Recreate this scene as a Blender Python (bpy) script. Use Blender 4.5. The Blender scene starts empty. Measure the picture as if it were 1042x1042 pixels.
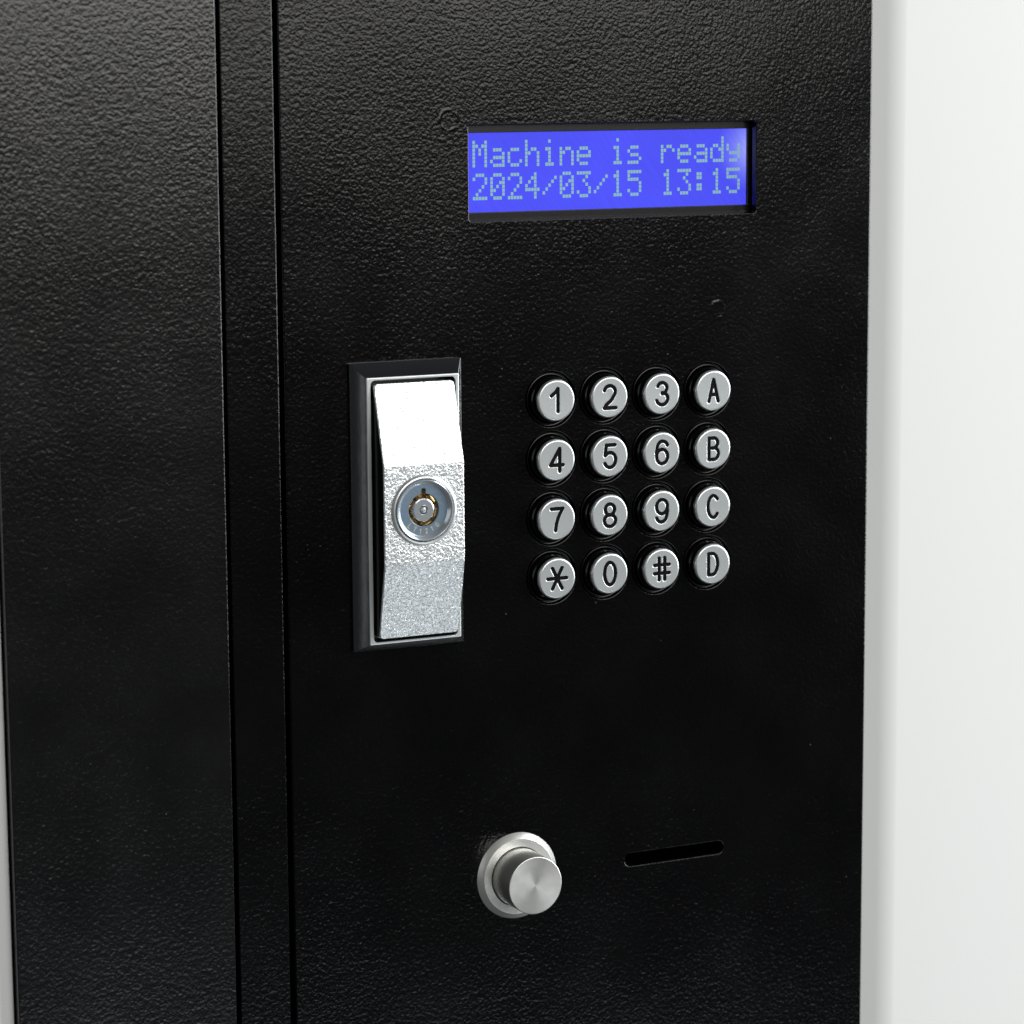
import bpy, bmesh, math, random
import numpy as np
from mathutils import Vector, Matrix
from mathutils.geometry import tessellate_polygon
MM = 0.001
S = bpy.context.scene
COL = S.collection
# ------------------------------------------------------------------ camera
yaw, pit, rol = math.radians(25.92040258), math.radians(8.75510421), math.radians(-0.38773814)
CP = Vector((-221.95685723, -469.12971853, 12.14946167)) * MM
fw = Vector((math.sin(yaw)*math.cos(pit), math.cos(yaw)*math.cos(pit), -math.sin(pit)))
rt = Vector((math.cos(yaw), -math.sin(yaw), 0)); up = rt.cross(fw)
rt2 = math.cos(rol)*rt + math.sin(rol)*up; up2 = -math.sin(rol)*rt + math.cos(rol)*up
cam = bpy.data.cameras.new('camera'); co = bpy.data.objects.new('camera', cam); COL.objects.link(co)
M4 = Matrix((rt2, up2, -fw)).transposed().to_4x4(); M4.translation = CP
co.matrix_world = M4
cam.sensor_width = 36; cam.lens = 36*2901.75218611/1042
cam.clip_start = 0.01; cam.clip_end = 50
cam.dof.use_dof = True; cam.dof.focus_distance = 0.525; cam.dof.aperture_fstop = 26
S.camera = co
# ------------------------------------------------------------------ world and lamps
W = bpy.data.worlds.new("World"); S.world = W; W.use_nodes = True
bg = W.node_tree.nodes['Background']
bg.inputs[0].default_value = (0.93, 0.97, 1.0, 1); bg.inputs[1].default_value = 0.025
def area(name, loc, target, sx, sy, radiance, col=(1, 1, 1), spread=180):
    l = bpy.data.lights.new(name, 'AREA'); l.shape = 'RECTANGLE'; l.size = sx; l.size_y = sy
    l.energy = radiance*math.pi*sx*sy; l.color = col; l.spread = math.radians(spread)
    o = bpy.data.objects.new(name, l); COL.objects.link(o)
    o.location = loc; d = Vector(target) - Vector(loc)
    o.rotation_euler = d.to_track_quat('-Z', 'Y').to_euler()
    return o
CEN = Vector((0.0, 0, -0.05))
area('key_softbox', (0.22, -1.0, 0.34), (0.03, 0, -0.03), 0.90, 0.60, 3.5, (1.0, 0.985, 0.94))
area('low_fill', (0.27, -0.82, -0.78), (0, 0, -0.05), 0.8, 0.4, 1.45, (0.9, 0.96, 1.0))  # added fill lamp, stands in for bounce off a white tabletop
area('wall_fill', (1.35, -0.62, 0.3), (0.25, 0.05, -0.08), 0.6, 1.3, 12.0, (0.97, 0.99, 1.0))  # added lamp, there only to brighten the white wall
area('left_fill', (-1.0, -0.62, 0.2), (0, 0, -0.05), 0.3, 0.8, 0.7, (0.95, 0.98, 1.0))  # weak lamp added to lift the side of the knob
S.view_settings.view_transform = 'Standard'; S.view_settings.look = 'None'
S.view_settings.exposure = 0; S.view_settings.gamma = 1; S.view_settings.use_curve_mapping = False
S.render.engine = 'CYCLES'
# ------------------------------------------------------------------ materials
def mat(name, base, rough=0.5, metal=0.0, spec=0.5, **kw):
    m = bpy.data.materials.new(name); m.use_nodes = True
    b = m.node_tree.nodes['Principled BSDF']
    b.inputs['Base Color'].default_value = (*base, 1); b.inputs['Roughness'].default_value = rough
    b.inputs['Metallic'].default_value = metal; b.inputs['Specular IOR Level'].default_value = spec
    for k, v in kw.items(): b.inputs[k.replace('_', ' ')].default_value = v
    return m
def N(m, t, **kw):
    n = m.node_tree.nodes.new(t)
    for k, v in kw.items(): setattr(n, k, v)
    return n
def K(m, a, b): m.node_tree.links.new(a, b)
def math_n(m, op, a, b=None, clamp=False):
    n = N(m, 'ShaderNodeMath', operation=op, use_clamp=clamp)
    for i, v in enumerate((a, b)):
        if v is None: continue
        if isinstance(v, (int, float)): n.inputs[i].default_value = v
        else: K(m, v, n.inputs[i])
    return n.outputs[0]
def noise(m, vec, scale, detail=2, rough=0.5, dist=0.0):
    n = N(m, 'ShaderNodeTexNoise'); K(m, vec, n.inputs['Vector'])
    n.inputs['Scale'].default_value = scale; n.inputs['Detail'].default_value = detail
    n.inputs['Roughness'].default_value = rough; n.inputs['Distortion'].default_value = dist
    return n.outputs['Fac']
def bump(m, h, dist, strength=1.0):
    b = N(m, 'ShaderNodeBump'); b.inputs['Distance'].default_value = dist; b.inputs['Strength'].default_value = strength
    K(m, h, b.inputs['Height']); K(m, b.outputs[0], m.node_tree.nodes['Principled BSDF'].inputs['Normal'])
    return b
def powder(name, marks=(), amp=0.000046, rough=0.18, scale=1300):
    m = mat(name, (0.0012, 0.0012, 0.0015), rough, 0, 0.45)
    tc = N(m, 'ShaderNodeTexCoord'); v = tc.outputs['Object']
    n1 = noise(m, v, scale, 1.0, 0.5, 0.4)
    vo = N(m, 'ShaderNodeTexVoronoi', feature='F1'); vo.inputs['Scale'].default_value = scale*1.15
    wv = N(m, 'ShaderNodeTexNoise'); K(m, v, wv.inputs['Vector']); wv.inputs['Scale'].default_value = scale*0.8
    va = N(m, 'ShaderNodeVectorMath', operation='MULTIPLY_ADD'); K(m, wv.outputs['Color'], va.inputs[0])
    va.inputs[1].default_value = (0.0008,)*3; K(m, v, va.inputs[2]); K(m, va.outputs[0], vo.inputs['Vector'])
    n2 = noise(m, v, scale*2.6, 1, 0.5)
    amp_n = noise(m, v, 45, 2)
    h = math_n(m, 'ADD', math_n(m, 'MULTIPLY', vo.outputs['Distance'], -0.6), math_n(m, 'MULTIPLY', n1, 0.9))
    h = math_n(m, 'ADD', h, math_n(m, 'MULTIPLY', n2, 0.15))
    h = math_n(m, 'MULTIPLY', h, math_n(m, 'ADD', math_n(m, 'MULTIPLY', amp_n, 1.0), 0.5))
    n3 = noise(m, v, 28, 1)
    h = math_n(m, 'ADD', h, math_n(m, 'MULTIPLY', n3, 4.5))
    mk = noise(m, v, 500, 2)
    mk = math_n(m, 'MULTIPLY', math_n(m, 'SUBTRACT', mk, 0.4), 4.0, clamp=True)
    for (x, z, R, a) in marks:        # faint circular marks left under the paint
        s = N(m, 'ShaderNodeVectorMath', operation='DISTANCE'); K(m, v, s.inputs[0])
        s.inputs[1].default_value = (x*MM, 0, z*MM)
        d = math_n(m, 'ABSOLUTE', math_n(m, 'SUBTRACT', s.outputs['Value'], R*MM))
        g = math_n(m, 'SUBTRACT', 1.0, math_n(m, 'DIVIDE', d, 0.00045), clamp=True)
        h = math_n(m, 'ADD', h, math_n(m, 'MULTIPLY', math_n(m, 'MULTIPLY', g, mk), a*0.8))
    bump(m, h, amp)
    du = N(m, 'ShaderNodeTexVoronoi', feature='F1'); du.inputs['Scale'].default_value = 210; K(m, v, du.inputs['Vector'])
    dc = N(m, 'ShaderNodeSeparateColor'); K(m, du.outputs['Color'], dc.inputs[0])
    dm = math_n(m, 'MULTIPLY', math_n(m, 'LESS_THAN', du.outputs['Distance'], 0.035), math_n(m, 'GREATER_THAN', dc.outputs[0], 0.8))
    dx = N(m, 'ShaderNodeMix', data_type='RGBA'); K(m, dm, dx.inputs[0])
    dx.inputs[6].default_value = (0.0012, 0.0012, 0.0015, 1); dx.inputs[7].default_value = (0.05, 0.05, 0.048, 1)
    K(m, dx.outputs[2], m.node_tree.nodes['Principled BSDF'].inputs['Base Color'])
    # slight patchiness of gloss
    rr = math_n(m, 'ADD', math_n(m, 'MULTIPLY', noise(m, v, 60, 3), 0.10), rough-0.05)
    K(m, rr, m.node_tree.nodes['Principled BSDF'].inputs['Roughness'])
    return m
M_door = powder('black_powder_coat_door', ((-6, 3.9, 1.8, 1.8), (-6.2, -17.7, 1.7, 1.0), (49.7, -32.5, 1.5, 1.5), (3.1, -104.9, 2.2, .7), (12.5, 23.5, 2.0, .5), (7, -137, 16.5, .08)))
M_side = powder('black_powder_coat_side', (), 0.00005, 0.22, 1250)
M_side.node_tree.nodes['Principled BSDF'].inputs['Specular IOR Level'].default_value = 0.72
M_trim = powder('black_powder_coat_strip', (), 0.000046, 0.19, 1300)
M_dark = mat('black_interior', (0.0005, 0.0005, 0.0005), 0.8, 0, 0.02)
M_plast = mat('black_plastic', (0.002, 0.002, 0.0022), 0.2, 0, 0.5)
M_pside = mat('black_paddle_side', (0.004, 0.004, 0.0045), 0.25, 0, 0.5)
M_bezel = mat('black_display_bezel', (0.007, 0.007, 0.008), 0.24, 0, 0.6)
M_wall = mat('white_wall_paint', (0.83, 0.84, 0.83), 0.6, 0, 0.3)
tc = N(M_wall, 'ShaderNodeTexCoord'); bump(M_wall, noise(M_wall, tc.outputs['Object'], 300, 3), 0.000015)
M_paint = mat('black_engraving_paint', (0.003, 0.003, 0.003), 0.35, 0, 0.15)
# chrome of the housing
M_rim = mat('satin_silver_rim', (0.78, 0.82, 0.83), 0.3, 0.55)
M_chrome = mat('dark_chrome', (0.34, 0.35, 0.37), 0.17, 0.97)
tc = N(M_chrome, 'ShaderNodeTexCoord')
bump(M_chrome, noise(M_chrome, tc.outputs['Object'], 260, 3, 0.6), 0.00003)
# hammered metal paddle
M_ham = mat('hammered_satin_silver', (0.86, 0.9, 0.92), 0.28, 0.84)
tc = N(M_ham, 'ShaderNodeTexCoord')
h1 = noise(M_ham, tc.outputs['Object'], 2000, 2, 0.5, 0.5)
h2 = noise(M_ham, tc.outputs['Object'], 2600, 2, 0.5)
bump(M_ham, math_n(M_ham, 'ADD', h1, math_n(M_ham, 'MULTIPLY', h2, 0.3)), 0.00017)
M_key = mat('satin_key_metal', (0.78, 0.82, 0.83), 0.3, 0.75)
tc = N(M_key, 'ShaderNodeTexCoord')
bump(M_key, noise(M_key, tc.outputs['Object'], 2500, 3, 0.6), 0.00001)
M_collar = mat('boss_metal', (0.78, 0.8, 0.81), 0.3, 0.7)
M_lock = mat('steel_lock', (0.7, 0.76, 0.82), 0.2, 0.7)
M_face = mat('steel_lock_face', (0.24, 0.33, 0.43), 0.32, 0.6)
tc = N(M_face, 'ShaderNodeTexCoord'); bump(M_face, noise(M_face, tc.outputs['Object'], 900, 4, 0.6), 0.00004)
M_brass = mat('brass', (0.62, 0.4, 0.16), 0.22, 1.0)
M_number = mat('lock_number_paint', (0.62, 0.5, 0.3), 0.5)
def brushed(name, base, rough, aniso, metal=1.0):
    m = mat(name, base, rough, metal); b = m.node_tree.nodes['Principled BSDF']
    b.inputs['Anisotropic'].default_value = aniso
    t = N(m, 'ShaderNodeTangent', direction_type='RADIAL', axis='Y'); K(m, t.outputs[0], b.inputs['Tangent'])
    tc = N(m, 'ShaderNodeTexCoord')
    sx = N(m, 'ShaderNodeSeparateXYZ'); K(m, tc.outputs['Object'], sx.inputs[0])
    r2 = math_n(m, 'SQRT', math_n(m, 'ADD', math_n(m, 'MULTIPLY', sx.outputs[0], sx.outputs[0]), math_n(m, 'MULTIPLY', sx.outputs[2], sx.outputs[2])))
    cb = N(m, 'ShaderNodeCombineXYZ'); K(m, r2, cb.inputs[0]); K(m, sx.outputs[1], cb.inputs[1])
    n = noise(m, cb.outputs[0], 9000, 2); n2 = noise(m, tc.outputs['Object'], 700, 3)
    bump(m, math_n(m, 'ADD', n, math_n(m, 'MULTIPLY', n2, .5)), 0.000008)
    K(m, math_n(m, 'ADD', math_n(m, 'MULTIPLY', n2, 0.12), rough-.06), b.inputs['Roughness'])
    return m
M_knob = brushed('turned_steel_knob', (0.68, 0.68, 0.66), 0.38, 0.55, 0.78)
M_ring = brushed('turned_steel_collar', (0.82, 0.82, 0.79), 0.32, 0.5, 0.65)
# display
M_scr = mat('blue_backlit_display', (0.01, 0.012, 0.05), 0.12, 0, 0.5)
b = M_scr.node_tree.nodes['Principled BSDF']
tc = N(M_scr, 'ShaderNodeTexCoord'); sx = N(M_scr, 'ShaderNodeSeparateXYZ'); K(M_scr, tc.outputs['Object'], sx.inputs[0])
# back light leaks brighter at the right-hand end where its diodes sit
gd = N(M_scr, 'ShaderNodeVectorMath', operation='DISTANCE'); K(M_scr, tc.outputs['Object'], gd.inputs[0])
gd.inputs[1].default_value = (0.0592, 0.0032, -0.0025)
t = math_n(M_scr, 'SUBTRACT', 1.0, math_n(M_scr, 'DIVIDE', gd.outputs['Value'], 0.0085), clamp=True)
t = math_n(M_scr, 'POWER', t, 1.6)
sr_ = N(M_scr, 'ShaderNodeMapping'); K(M_scr, tc.outputs['Object'], sr_.inputs[0]); sr_.inputs['Rotation'].default_value = (0, math.radians(38), 0)
st = N(M_scr, 'ShaderNodeMapping'); K(M_scr, sr_.outputs[0], st.inputs[0]); st.inputs['Scale'].default_value = (2600, 1, 130)
sn = noise(M_scr, st.outputs[0], 1.0, 3)
mx = N(M_scr, 'ShaderNodeMix', data_type='RGBA'); K(M_scr, t, mx.inputs[0])
mx.inputs[6].default_value = (0.068, 0.075, 0.86, 1); mx.inputs[7].default_value = (0.42, 0.47, 1.0, 1)
K(M_scr, mx.outputs[2], b.inputs['Emission Color'])
sl = noise(M_scr, tc.outputs['Object'], 55, 2)
sv = math_n(M_scr, 'ADD', math_n(M_scr, 'MULTIPLY', sn, 0.3), math_n(M_scr, 'MULTIPLY', sl, 0.35))
K(M_scr, math_n(M_scr, 'ADD', sv, 0.72), b.inputs['Emission Strength'])
M_dot = mat('display_dots', (0.05, 0.07, 0.08), 0.2, 0, 0.5)
b = M_dot.node_tree.nodes['Principled BSDF']
b.inputs['Emission Color'].default_value = (0.21, 0.41, 0.42, 1); b.inputs['Emission Strength'].default_value = 1.0
# ------------------------------------------------------------------ mesh helpers
def link(name, verts, faces, m, parent=None, loc=(0, 0, 0), smooth=True, flatten=False, ang=35):
    """verts in mm, local to loc (mm)"""
    me = bpy.data.meshes.new(name)
    me.from_pydata([(x*MM, y*MM, z*MM) for x, y, z in verts], [], faces)
    me.materials.append(m); me.validate()
    bm = bmesh.new(); bm.from_mesh(me)
    bmesh.ops.remove_doubles(bm, verts=bm.verts, dist=1e-7)
    bm.to_mesh(me); bm.free()
    if smooth:
        me.polygons.foreach_set('use_smooth', [True]*len(me.polygons)); me.set_sharp_from_angle(angle=math.radians(ang))
        if flatten:
            for p in me.polygons:
                if abs(p.normal.y) > 0.99995: p.use_smooth = False
    o = bpy.data.objects.new(name, me); COL.objects.link(o)
    o.location = Vector(loc)*MM
    if parent is not None: o.parent = parent; o.location = (Vector(loc) - WPOS[parent.name])*MM
    WPOS[o.name] = Vector(loc)
    return o
WPOS = {}
class G:
    def __init__(s): s.v = []; s.f = []
    def ring(s, pts, y):
        i = len(s.v); s.v += [(p[0], y, p[1]) for p in pts]; return list(range(i, i+len(pts)))
    def band(s, a, b, flip=False):
        n = len(a)
        for i in range(n):
            q = [a[i], a[(i+1) % n], b[(i+1) % n], b[i]]
            s.f.append(q[::-1] if flip else q)
    def fill(s, outer, holes=(), flip=False):
        loops = [[Vector((s.v[i][0], s.v[i][2], 0)) for i in l] for l in (outer, *holes)]
        idx = [i for l in (outer, *holes) for i in l]
        for t in tessellate_polygon(loops):
            a, b_, c = (idx[k] for k in t)
            A, B, C = (s.v[k] for k in (a, b_, c))
            cr = (B[0]-A[0])*(C[2]-A[2]) - (B[2]-A[2])*(C[0]-A[0])
            if abs(cr) < 1e-9: continue
            q = [a, b_, c] if (cr > 0) != flip else [a, c, b_]
            s.f.append(q)
# outlines run counter-clockwise seen from the front (+x right, +z up)
def rrect(x0, x1, z0, z1, r, g=0, n=6):
    x0 -= g; x1 += g; z0 -= g; z1 += g; r = max(r+g, 0.02); p = []
    for cx, cz, a in ((x1-r, z1-r, 0), (x0+r, z1-r, 90), (x0+r, z0+r, 180), (x1-r, z0+r, 270)):
        for k in range(n+1):
            t = math.radians(a+90*k/n); p.append((cx+r*math.cos(t), cz+r*math.sin(t)))
    return p
def circ(cx, cz, r, g=0, n=72):
    return [(cx+(r+g)*math.cos(2*math.pi*k/n), cz+(r+g)*math.sin(2*math.pi*k/n)) for k in range(n)]
def plate(name, outer, holes, y0, t, bv, m, parent, hb=None, back=True):
    """sheet whose front face is at y=y0, with rounded edges; outer/holes are functions of growth"""
    g = G(); hb = bv if hb is None else hb; K_ = 4
    def rim(fn, sgn, b):
        rings = []
        for k in range(K_+1):
            a = math.pi/2*k/K_
            rings.append(g.ring(fn(sgn*b*(1-math.sin(a))), y0 + b*(1-math.cos(a))))
        rings.append(g.ring(fn(0), y0+t))
        return rings
    ro = rim(outer, -1, bv); rh = [rim(h, +1, hb) for h in holes]
    for i in range(len(ro)-1): g.band(ro[i], ro[i+1], True)
    for r in rh:
        for i in range(len(r)-1): g.band(r[i], r[i+1], False)
    g.fill(ro[0], [r[0] for r in rh])
    if back: g.fill(ro[-1], [r[-1] for r in rh], flip=True)
    o = link(name, g.v, g.f, m, parent)
    for p in o.data.polygons:
        if abs(p.normal.y) > 0.9999: p.use_smooth = False
    return o
def lathe(name, prof, m, parent, loc, n=96):
    """prof: (r, y) from the centre outwards and back; axis along y at loc"""
    g = G(); prev = None
    for r, y in prof:
        if r < 1e-6:
            i = len(g.v); g.v.append((0, y, 0)); cur = [i]
        else: cur = g.ring(circ(0, 0, r, 0, n), y)
        if prev is not None:
            if len(prev) == 1: g.f += [[prev[0], cur[i], cur[(i+1) % n]] for i in range(n)]
            elif len(cur) == 1: g.f += [[prev[(i+1) % n], prev[i], cur[0]] for i in range(n)]
            else: g.band(prev, cur, True)
        prev = cur
    return link(name, g.v, g.f, m, parent, loc, ang=28, flatten=True)
def box(name, x0, x1, y0, y1, z0, z1, m, parent, bv=0.3):
    return plate(name, lambda e: rrect(x0, x1, z0, z1, 0.3, e), [], y0, y1-y0, bv, m, parent)
# ------------------------------------------------------------------ the wall (setting)
def wall():
    g = G(); path = []
    XL, XR = -112.0, 102.9
    path += [(-3000, 1.2), (-91.1, 1.2), (-90.9, 1.5), (-90.9, 420), (86, 420), (86, 26.5)]
    # splay added to shade as a grey strip, then a softly rounded arris
    A = Vector((86.0, 26.5)); B = Vector((XR, 20.2)); C_ = Vector((XR+4, 20.0))
    d1 = (A-B).normalized()*2.2; d2 = Vector((2.2, 0))
    P0, P1, P2 = B+d1, B, Vector((B.x+2.2, 20.0))
    for k in range(13):
        t = k/12; q = P0*(1-t)**2+P1*2*t*(1-t)+P2*t*t; path.append((q.x, q.y))
    path += [(3000, 20)]
    V = [(x, y, z) for z in (-1400, 1400) for x, y in path]; n = len(path)
    F = [[i, i+1, n+i+1, n+i] for i in range(n-1)]
    o = link('wall', V, F, M_wall, ang=30)
    o['kind'] = 'structure'; o['label'] = 'plain white wall around the black cabinet'
wall()
# ------------------------------------------------------------------ the cabinet
root = bpy.data.objects.new('machine_cabinet', None); COL.objects.link(root)
root.empty_display_size = 0.05
root.location = (0, 0.15, -0.32); WPOS[root.name] = Vector((0, 150, -320))
root['label'] = 'black textured metal machine cabinet with blue display, keypad, silver paddle handle and steel knob'
root['category'] = 'cabinet'
ZB, ZT = -320, 160
M_carc = mat('black_enamel', (0.002, 0.002, 0.002), 0.4, 0, 0.3)
box('carcass_side', -90.5, -89.55, 1.65, 380, ZB, ZT, M_carc, root, 0.2)
box('body', -89.5, 83.0, 9, 380, ZB, ZT, M_dark, root)
box('side_panel', -90.6, -50.25, -0.6, 1.6, ZB, ZT, M_side, root, 0.18)
box('side_backing', -89.5, -50.3, 1.62, 8.5, ZB, ZT, M_dark, root, 0.2)
box('frame_strip', -49.2, -39.5, 0.15, 8.5, ZB, ZT, M_trim, root, 0.2)
DX0, DX1 = -38.6, 83.9
KX, KZ, KP = 14.2, -47.63, 11.122
KEYS = ['123A', '456B', '789C', '*0#D']
kc = [(KX+KP*c, KZ-KP*r, KEYS[r][c]) for r in range(4) for c in range(4)]
holes = [lambda e: rrect(-2.15, 58.05, -14.45, 2.95, 0.5, e, 6)]
holes += [lambda e, x=x, z=z: circ(x, z, 5.2, e) for x, z, _ in kc]
holes += [lambda e: rrect(29.7, 51.5, -139.05, -136.5, 1.2, e, 8)]
door = plate('door', lambda e: rrect(DX0, DX1, ZB, ZT, 0.4, e), holes, 0, 1.5, 0.35, M_door, root, hb=0.16)
door['label'] = 'black textured door with cut-outs for display, keys and slot'
# thin return flange down the left edge of the door
g_ = box('door_flange', DX0+0.05, DX0+1.4, 1.52, 8.5, ZB, ZT, M_trim, door, 0.1)
# --- display
dsp = plate('display', lambda e: rrect(-6, 62, -18, 6.5, 0.6, e), [lambda e: rrect(-3.2, 57.55, -12.95, 1.42, 0.15, e)], 2.5, 1.4, 0.2, M_bezel, root, hb=0.12)
g = G(); r = g.ring(rrect(-3.6, 57.9, -13.3, 1.8, 0.1), 3.0); g.fill(r)
scr = link('screen', g.v, g.f, M_scr, dsp, smooth=False)
FONT = {'M': '10001 11011 10101 10101 10001 10001 10001', 'a': '00000 00000 01110 00001 01111 10001 01111',
 'c': '00000 00000 01110 10000 10000 10001 01110', 'h': '10000 10000 10110 11001 10001 10001 10001',
 'i': '00100 00000 01100 00100 00100 00100 01110', 'n': '00000 00000 10110 11001 10001 10001 10001',
 'e': '00000 00000 01110 10001 11111 10000 01110', 's': '00000 00000 01110 10000 01110 00001 11110',
 'r': '00000 00000 10110 11001 10000 10000 10000', 'd': '00001 00001 01101 10011 10001 10001 01111',
 'y': '00000 00000 10001 10001 01111 00001 01110', '0': '01110 10001 10011 10101 11001 10001 01110',
 '1': '00100 01100 00100 00100 00100 00100 01110', '2': '01110 10001 00001 00010 00100 01000 11111',
 '3': '11111 00010 00100 00010 00001 10001 01110', '4': '00010 00110 01010 10010 11111 00010 00010',
 '5': '11111 10000 11110 00001 00001 10001 01110', '/': '00000 00001 00010 00100 01000 10000 00000',
 ':': '00000 01100 01100 00000 01100 01100 00000'}
for li, line in enumerate(('Machine is ready', '2024/03/15 13:15')):
    g = G()
    for ci, ch in enumerate(line):
        if ch == ' ': continue
        for ry, row in enumerate(FONT[ch].split()):
            for rx, bit in enumerate(row):
                if bit == '1':
                    x = 3.55*ci + 0.6*rx; z = -5.95*li - 0.7*ry
                    q = [(x, z-0.6), (x+0.5, z-0.6), (x+0.5, z), (x, z)]
                    a = g.ring(q, 2.96); b_ = g.ring(q, 2.99); g.f.append(a); g.band(a, b_, True)
    link('display_text', g.v, g.f, M_dot, dsp, smooth=False)
# --- keys
def E(cx, cz, rx, rz, a0, a1, n=26):
    return [(cx+rx*math.cos(math.radians(a0+(a1-a0)*k/n)), cz+rz*math.sin(math.radians(a0+(a1-a0)*k/n))) for k in range(n+1)]
GL = {
 '1': [[(-1.05, .85), (-.1, 1.55), (.3, 2.15), (.3, -2.1)]],
 '2': [E(0, .95, 1.15, 1.15, 165, -28) + [(.35, -.6), (-.75, -1.45), (-1.15, -2.05), (1.25, -2.05)]],
 '3': [E(0, 1.05, 1.0, 1.05, 160, -90) + E(0, -.95, 1.2, 1.12, 90, -165)],
 '4': [[(.6, -2.1), (.6, 2.1), (-1.3, -.95), (1.3, -.95)]],
 '5': [[(1.05, 2.1), (-.75, 2.1), (-1.0, .15)] + E(0.02, -.72, 1.2, 1.4, 135, -155)],
 '6': [E(0.1, .75, 1.15, 1.38, 25, 160) + [(-1.2, .1)] + E(0, -.78, 1.18, 1.35, 160, 520)],
 '7': [[(-1.15, 2.0), (1.2, 2.0), (.7, 1.2), (.2, .1), (-.15, -1.0), (-.3, -2.1)]],
 '8': [E(0, 1.05, .98, 1.05, -90, 270), E(0, -1.05, 1.2, 1.1, 90, 450)],
 '9': [E(-.1, -.75, 1.15, 1.38, 205, 340) + [(1.2, -.1)] + E(0, .78, 1.18, 1.35, -20, 340)],
 '0': [E(0, 0, 1.15, 2.12, 0, 360, 48)],
 'A': [[(-1.0, -2.05), (0, 2.1), (1.0, -2.05)], [(-.7, -.75), (.7, -.75)]],
 'B': [[(-.95, -2.05), (-.95, 2.05), (.1, 2.05)] + E(.1, 1.1, .85, .95, 90, -90) + [(-.95, .15), (.15, .15)] + E(.15, -.95, .95, 1.1, 90, -90) + [(-.95, -2.05)]],
 'C': [E(.05, 0, 1.15, 2.1, 42, 318, 40)],
 'D': [[(-.95, -2.05), (-.95, 2.05), (-.1, 2.05)] + E(-.1, 0, 1.15, 2.05, 80, -80, 30) + [(-.1, -2.05), (-.95, -2.05)]],
 '*': [[(-1.0, 1.95), (1.0, -1.95)], [(1.0, 1.95), (-1.0, -1.95)], [(-1.95, 0), (1.95, 0)]],
 '#': [[(-.6, 2.1), (-.6, -2.1)], [(.6, 2.1), (.6, -2.1)], [(-1.6, .75), (1.6, .75)], [(-1.6, -.85), (1.6, -.85)]],
}
def seg_dist(P, lines):
    d = np.full(len(P), 1e9)
    for l in lines:
        l = np.array(l, float)
        for a, b_ in zip(l[:-1], l[1:]):
            ab = b_-a; L = ab@ab
            if L < 1e-12: continue
            t = np.clip(((P-a)@ab)/L, 0, 1)[:, None]
            d = np.minimum(d, np.linalg.norm(P-(a+t*ab), axis=1))
    return d
RC, YC = 3.86, -2.35
n = 116
uu = np.linspace(-1, 1, n+1)
U, Vv = np.meshgrid(uu, uu, indexing='ij'); U = U.ravel(); Vv = Vv.ravel()
rad = np.maximum(abs(U), abs(Vv)); ang = np.arctan2(Vv, U)
# square to disc (blend so that the middle of the grid stays square)
ln = np.sqrt(U*U+Vv*Vv)+1e-12; k = rad/ln; w = rad**2
PX = U*(1-w)*0.86+U*k*w; PZ = Vv*(1-w)*0.86+Vv*k*w
rr_ = np.sqrt(PX**2+PZ**2)
P = np.stack([PX, PZ], 1)*RC
quads = [(i*(n+1)+j, (i+1)*(n+1)+j, (i+1)*(n+1)+j+1, i*(n+1)+j+1) for i in range(n) for j in range(n)]
edge = [i*(n+1) for i in range(n+1)] + [n*(n+1)+j for j in range(1, n+1)] + [i*(n+1)+n for i in range(n-1, -1, -1)] + [j for j in range(n-1, 0, -1)]
lathe_prof_ring = [(4.42, 4), (4.42, .75), (4.5, .5), (4.62, .38), (4.74, .4), (4.82, .55), (4.9, .75), (5.0, .72), (5.06, .8), (5.08, 4)]
NAMES = {'*': 'star', '#': 'hash'}
for (x, z, ch) in kc:
    R = np.linalg.norm(P, axis=1)
    fr = 0.42
    y = np.where(R > RC-fr, YC + fr - np.sqrt(np.maximum(fr**2-(R-(RC-fr))**2, 0)), YC)
    y = y - 0.0 + 0.012*(RC-fr-np.minimum(R, RC-fr))     # a barely dished top
    d = seg_dist(P, GL[ch])
    w0, w1 = 0.28, 0.41
    t = np.clip((w1-d)/(w1-w0), 0, 1); y = y + 0.16*t*t*(3-2*t)
    V = np.stack([P[:, 0], y, P[:, 1]], 1)
    dq = d[np.array(quads)].mean(1)
    fin = [q for q, s in zip(quads, dq) if s >= 0.36]; sym = [q for q, s in zip(quads, dq) if s < 0.36]
    # cap side
    V2 = [tuple(v) for v in V]; e0 = edge; F = list(fin)
    for yy in (YC+0.62, YC+0.75):
        e1 = list(range(len(V2), len(V2)+len(edge)))
        V2 += [(V[i][0], yy, V[i][2]) for i in edge]
        m_ = len(edge); F += [(e0[i], e1[i], e1[(i+1) % m_], e0[(i+1) % m_]) for i in range(m_)]
        e0 = e1
    cap = link('keypad_button', V2, F, M_key, root, (x, 0, z), ang=60)
    cap['label'] = 'round silver key engraved %s' % ({'*': 'with a star', '#': 'with a hash sign'}.get(ch, ch))
    bm = bmesh.new(); bm.from_mesh(cap.data)
    bmesh.ops.delete(bm, geom=[v for v in bm.verts if not v.link_faces], context='VERTS'); bm.to_mesh(cap.data); bm.free()
    sy = link('engraved_symbol', [tuple(v) for v in V], sym, M_paint, cap, (x, 0, z), ang=60)
    bm = bmesh.new(); bm.from_mesh(sy.data)
    bmesh.ops.delete(bm, geom=[v for v in bm.verts if not v.link_faces], context='VERTS'); bm.to_mesh(sy.data); bm.free()
    lathe('skirt', [(3.7, YC+.6), (3.84, YC+.62), (3.92, YC+.75), (3.98, -.5), (4.1, -.38), (4.2, -.3), (4.27, -.1), (4.3, 3.8)], M_plast, cap, (x, 0, z), 72)
    lathe('bushing', lathe_prof_ring, M_plast, cap, (x, 0, z), 72)
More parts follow.
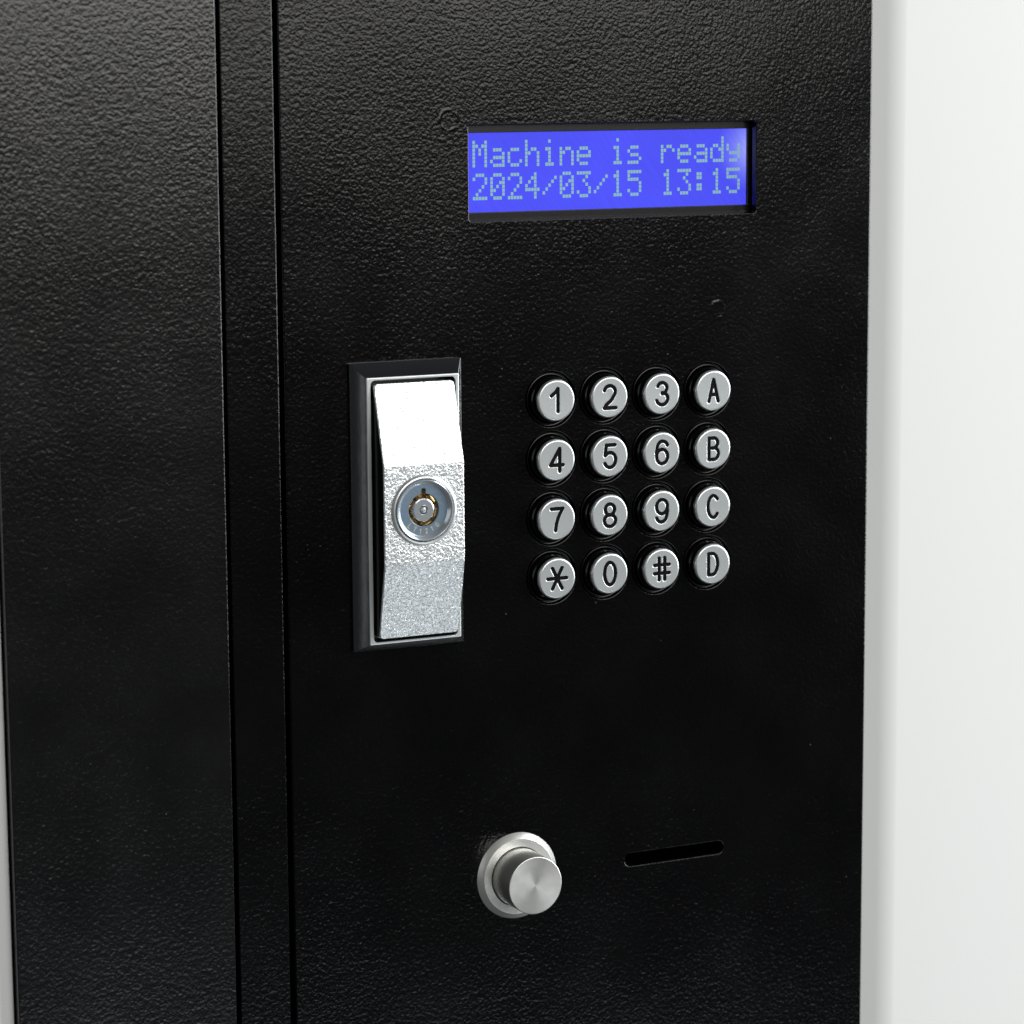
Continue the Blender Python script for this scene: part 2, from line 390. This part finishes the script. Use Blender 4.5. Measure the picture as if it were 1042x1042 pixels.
# --- paddle handle
hd = None
def loft(name, rings, m, parent, close=None):
    g = G(); rs = [g.ring(p, y) for p, y in rings]
    for a, b_ in zip(rs[:-1], rs[1:]): g.band(a, b_, False)
    if close: g.fill(rs[-1])
    return link(name, g.v, g.f, m, parent, ang=25, flatten=True)
HX0, HX1, HZ0, HZ1 = -26.35, -4.45, -91.5, -38.95
RX0, RX1, RZ0, RZ1 = -24.45, -6.4, -89.75, -41.4
yr = -4.0
rg = [(rrect(HX0, HX1, HZ0, HZ1, .25), 0.0), (rrect(HX0, HX1, HZ0, HZ1, .25), -0.7), (rrect(HX0, HX1, HZ0, HZ1, .2, -.12), -0.82)]
rg += [(rrect(RX0, RX1, RZ0, RZ1, .15, 0.05), yr+0.12)]
IX0, IX1, IZ0, IZ1 = -23.7, -7.05, -89.4, -41.85
hd = loft('door_handle', rg, M_chrome, root)
loft('handle_rim', [(rrect(RX0, RX1, RZ0, RZ1, .15, 0.05), yr+0.12), (rrect(RX0, RX1, RZ0, RZ1, .12, -0.02), yr+0.03), (rrect(RX0, RX1, RZ0, RZ1, .1, -.12), yr),
    (rrect(IX0, IX1, IZ0, IZ1, .9, .08), yr), (rrect(IX0, IX1, IZ0, IZ1, .85, 0.02), yr+.05), (rrect(IX0, IX1, IZ0, IZ1, .8, 0), yr+.2), (rrect(IX0, IX1, IZ0, IZ1, .8, 0), yr+.5)], M_rim, hd)
loft('handle_tray', [(rrect(IX0, IX1, IZ0, IZ1, .8, -.02), yr+.45), (rrect(IX0, IX1, IZ0, IZ1, .8, -.05), -0.3)], M_plast, hd, True)
hd['label'] = 'rectangular chrome housing holding a bent silver paddle'
PX0, PX1, PZ0, PZ1 = -23.25, -7.4, -88.5, -42.55
LC = (-15.45, -65.15)
def py(z):
    zs = [-88.5, -74.7, -56.9, -42.55]; ys = [-5.3, -8.2, -8.2, -4.15]
    def lin(z):
        if z <= zs[0]: return ys[0]
        for a in range(3):
            if z <= zs[a+1]: return ys[a]+(ys[a+1]-ys[a])*(z-zs[a])/(zs[a+1]-zs[a])
        return ys[3]
    return sum(lin(z+o) for o in (-.16, -.08, 0, .08, .16))/5
def paddle():
    # rounded-rectangle sheet following the bent profile; rows of constant z
    r = 0.7; V = []; F = []
    zsr = [PZ0+r*(1-math.cos(math.pi/2*k/6)) for k in range(7)]
    mid = np.linspace(PZ0+r, PZ1-r, 240)[1:-1]
    zsr += list(mid) + [PZ1-r*(1-math.cos(math.pi/2*k/6)) for k in range(6, -1, -1)]
    def inset(z):
        dz = min(z-PZ0, PZ1-z)
        return 0 if dz >= r else r-math.sqrt(max(r*r-(r-dz)**2, 0))
    cols = []
    e = 0.22
    for z in zsr:
        i0 = inset(z); y = py(z); row = []
        prof = [(PX0+i0, 0.0, True), (PX0+i0, y+e, 0), (PX0+i0+.07, y+.07, 0), (PX0+i0+e, y, 0)]
        w_ = (PX1-i0)-(PX0+i0)
        prof += [(PX0+i0+e+(w_-2*e)*k/110, y, 0) for k in range(1, 110)]
        prof += [(PX1-i0-e, y, 0), (PX1-i0-.07, y+.07, 0), (PX1-i0, y+e, 0), (PX1-i0, 0.0, 0)]
        prof[0] = (PX0+i0, -0.5, 0); prof[-1] = (PX1-i0, -0.5, 0)
        zz = z
        base = len(V)
        for (x, yy, _) in prof: V.append((x, yy, zz))
        cols.append(list(range(base, base+len(prof))))
    for a, b_ in zip(cols[:-1], cols[1:]):
        for i in range(len(a)-1):
            q = [a[i], a[i+1], b_[i+1], b_[i]]
            if math.hypot(sum(V[t][0] for t in q)/4-LC[0], sum(V[t][2] for t in q)/4-LC[1]) > 5.98: F.append(q)
    F.append(cols[0][::-1]); F.append(cols[-1])
    o = link('paddle', V, F, M_ham, hd, ang=50)
    o.data.materials.append(M_pside)
    for p in o.data.polygons:
        if abs(p.normal.x) > 0.9 and p.area > 1e-7: p.material_index = 1
    return o
pd = paddle()
YL = -8.2
lathe('lock_boss', [(5.75, YL+1), (5.75, YL-.35), (5.9, YL-.5), (6.1, YL-.45), (6.45, YL-.02), (6.5, YL+.3)], M_collar, hd, (LC[0], 0, LC[1]))
lathe('lock_collar', [(4.6, YL+.9), (4.62, YL+.1), (4.75, YL-.02), (5.2, YL-.5), (5.4, YL-.6), (5.55, YL-.5), (5.6, YL-.3), (5.6, YL+1)], M_lock, hd, (LC[0], 0, LC[1]))
# face disc with the notch of the key way cut at the top
def face_hole(e):
    p = []
    a0 = math.degrees(math.asin(0.42/2.95))
    for k_ in range(73):
        a = math.radians(90+a0+(360-2*a0)*k_/72); p.append(((2.95+e)*math.cos(a), (2.95+e)*math.sin(a)))
    p += [(.42+e, 3.7), (.2, 3.95+e), (-.2, 3.95+e), (-.42-e, 3.7)]
    return p
WPOS['tmp'] = Vector((0, 0, 0))
g = G()
o1 = g.ring(circ(0, 0, 4.7), 0.0); i1 = g.ring(face_hole(0.08), 0.0); i2 = g.ring(face_hole(0), 0.06); i3 = g.ring(face_hole(0), 1.4)
g.fill(o1, [i1]); g.band(i1, i2); g.band(i2, i3)
link('lock_face', g.v, g.f, M_face, hd, (LC[0], YL+.12, LC[1]), ang=30)
lathe('brass_keyway', [(1.9, 2.2), (2.2, 1.3), (2.6, 1.0), (3.0, .7), (4.4, .65)], M_brass, hd, (LC[0], YL+.12, LC[1]))
g = G()      # brass pins round the key way
for k_ in range(7):
    a = math.radians(90+360/7*(k_+.5)); cx, cz = 2.5*math.cos(a), 2.5*math.sin(a)
    r0 = g.ring(circ(cx, cz, .42, 0, 20), 1.5); r1 = g.ring(circ(cx, cz, .42, 0, 20), .42); r2 = g.ring(circ(cx, cz, .28, 0, 20), .28)
    g.band(r0, r1); g.band(r1, r2); g.fill(r2)
link('tumbler_pin', g.v, g.f, M_brass, hd, (LC[0], YL+.12, LC[1]))
lathe('lock_post', [(.78, 1.4), (.8, .15), (.9, .05), (1.9, .05), (2.05, .12), (2.12, .25), (2.12, 2.0)], M_lock, hd, (LC[0], YL+.12, LC[1]))
lathe('centre_pin', [(0, -.12), (.3, -.08), (.52, .1), (.6, .4), (.68, 1.6)], M_collar, hd, (LC[0], YL+.12, LC[1]), 48)
# number stamped round the foot of the lock face
g = G()
LG = {'L': [[(-.25, .45), (-.25, -.45), (.25, -.45)]], 'T': [[(-.27, .45), (.27, .45)], [(0, .45), (0, -.45)]],
      '1': [[(-.15, .25), (.05, .45), (.05, -.45)]], '2': [[(-.22, .3), (-.1, .43), (.1, .43), (.22, .25), (.15, .05), (-.22, -.45), (.24, -.45)]],
      '0': [E(0, 0, .22, .45, 0, 360, 12)]}
for k_, ch in enumerate('LT1210'):
    th = math.radians(-90 + (k_-2.6)*17.5)
    c_, s_ = math.cos(th+math.pi/2), math.sin(th+math.pi/2)
    ox, oz = 3.85*math.cos(th), 3.85*math.sin(th)
    for l in LG[ch]:
        for a, b_ in zip(l[:-1], l[1:]):
            a = Vector(a)*.95; b2 = Vector(b_)*.95; dn = (b2-a).normalized(); nn = Vector((-dn.y, dn.x))*.06
            pts = [a-nn-dn*.04, b2-nn+dn*.04, b2+nn+dn*.04, a+nn-dn*.04]
            pts = [(ox+p.x*c_-p.y*s_, oz+p.x*s_+p.y*c_) for p in pts]
            i = g.ring(pts, -0.012-.001*len(g.f)/30); g.f.append(i)
link('lock_number', g.v, g.f, M_number, hd, (LC[0], YL+.12, LC[1]), smooth=False)
# --- push knob
KN = (6.56, 0, -137.62)
kn = lathe('push_knob', [(0, -7.92), (5.35, -7.92), (5.45, -7.87), (5.51, -7.75), (5.51, 0.5)], M_knob, root, KN, 128)
lathe('knob_collar', [(5.68, 1), (5.68, -.85), (5.8, -1.0), (7.25, -.95), (7.4, -.85), (8.15, -.22), (8.31, -.05), (8.31, .0)], M_ring, kn, KN, 128)
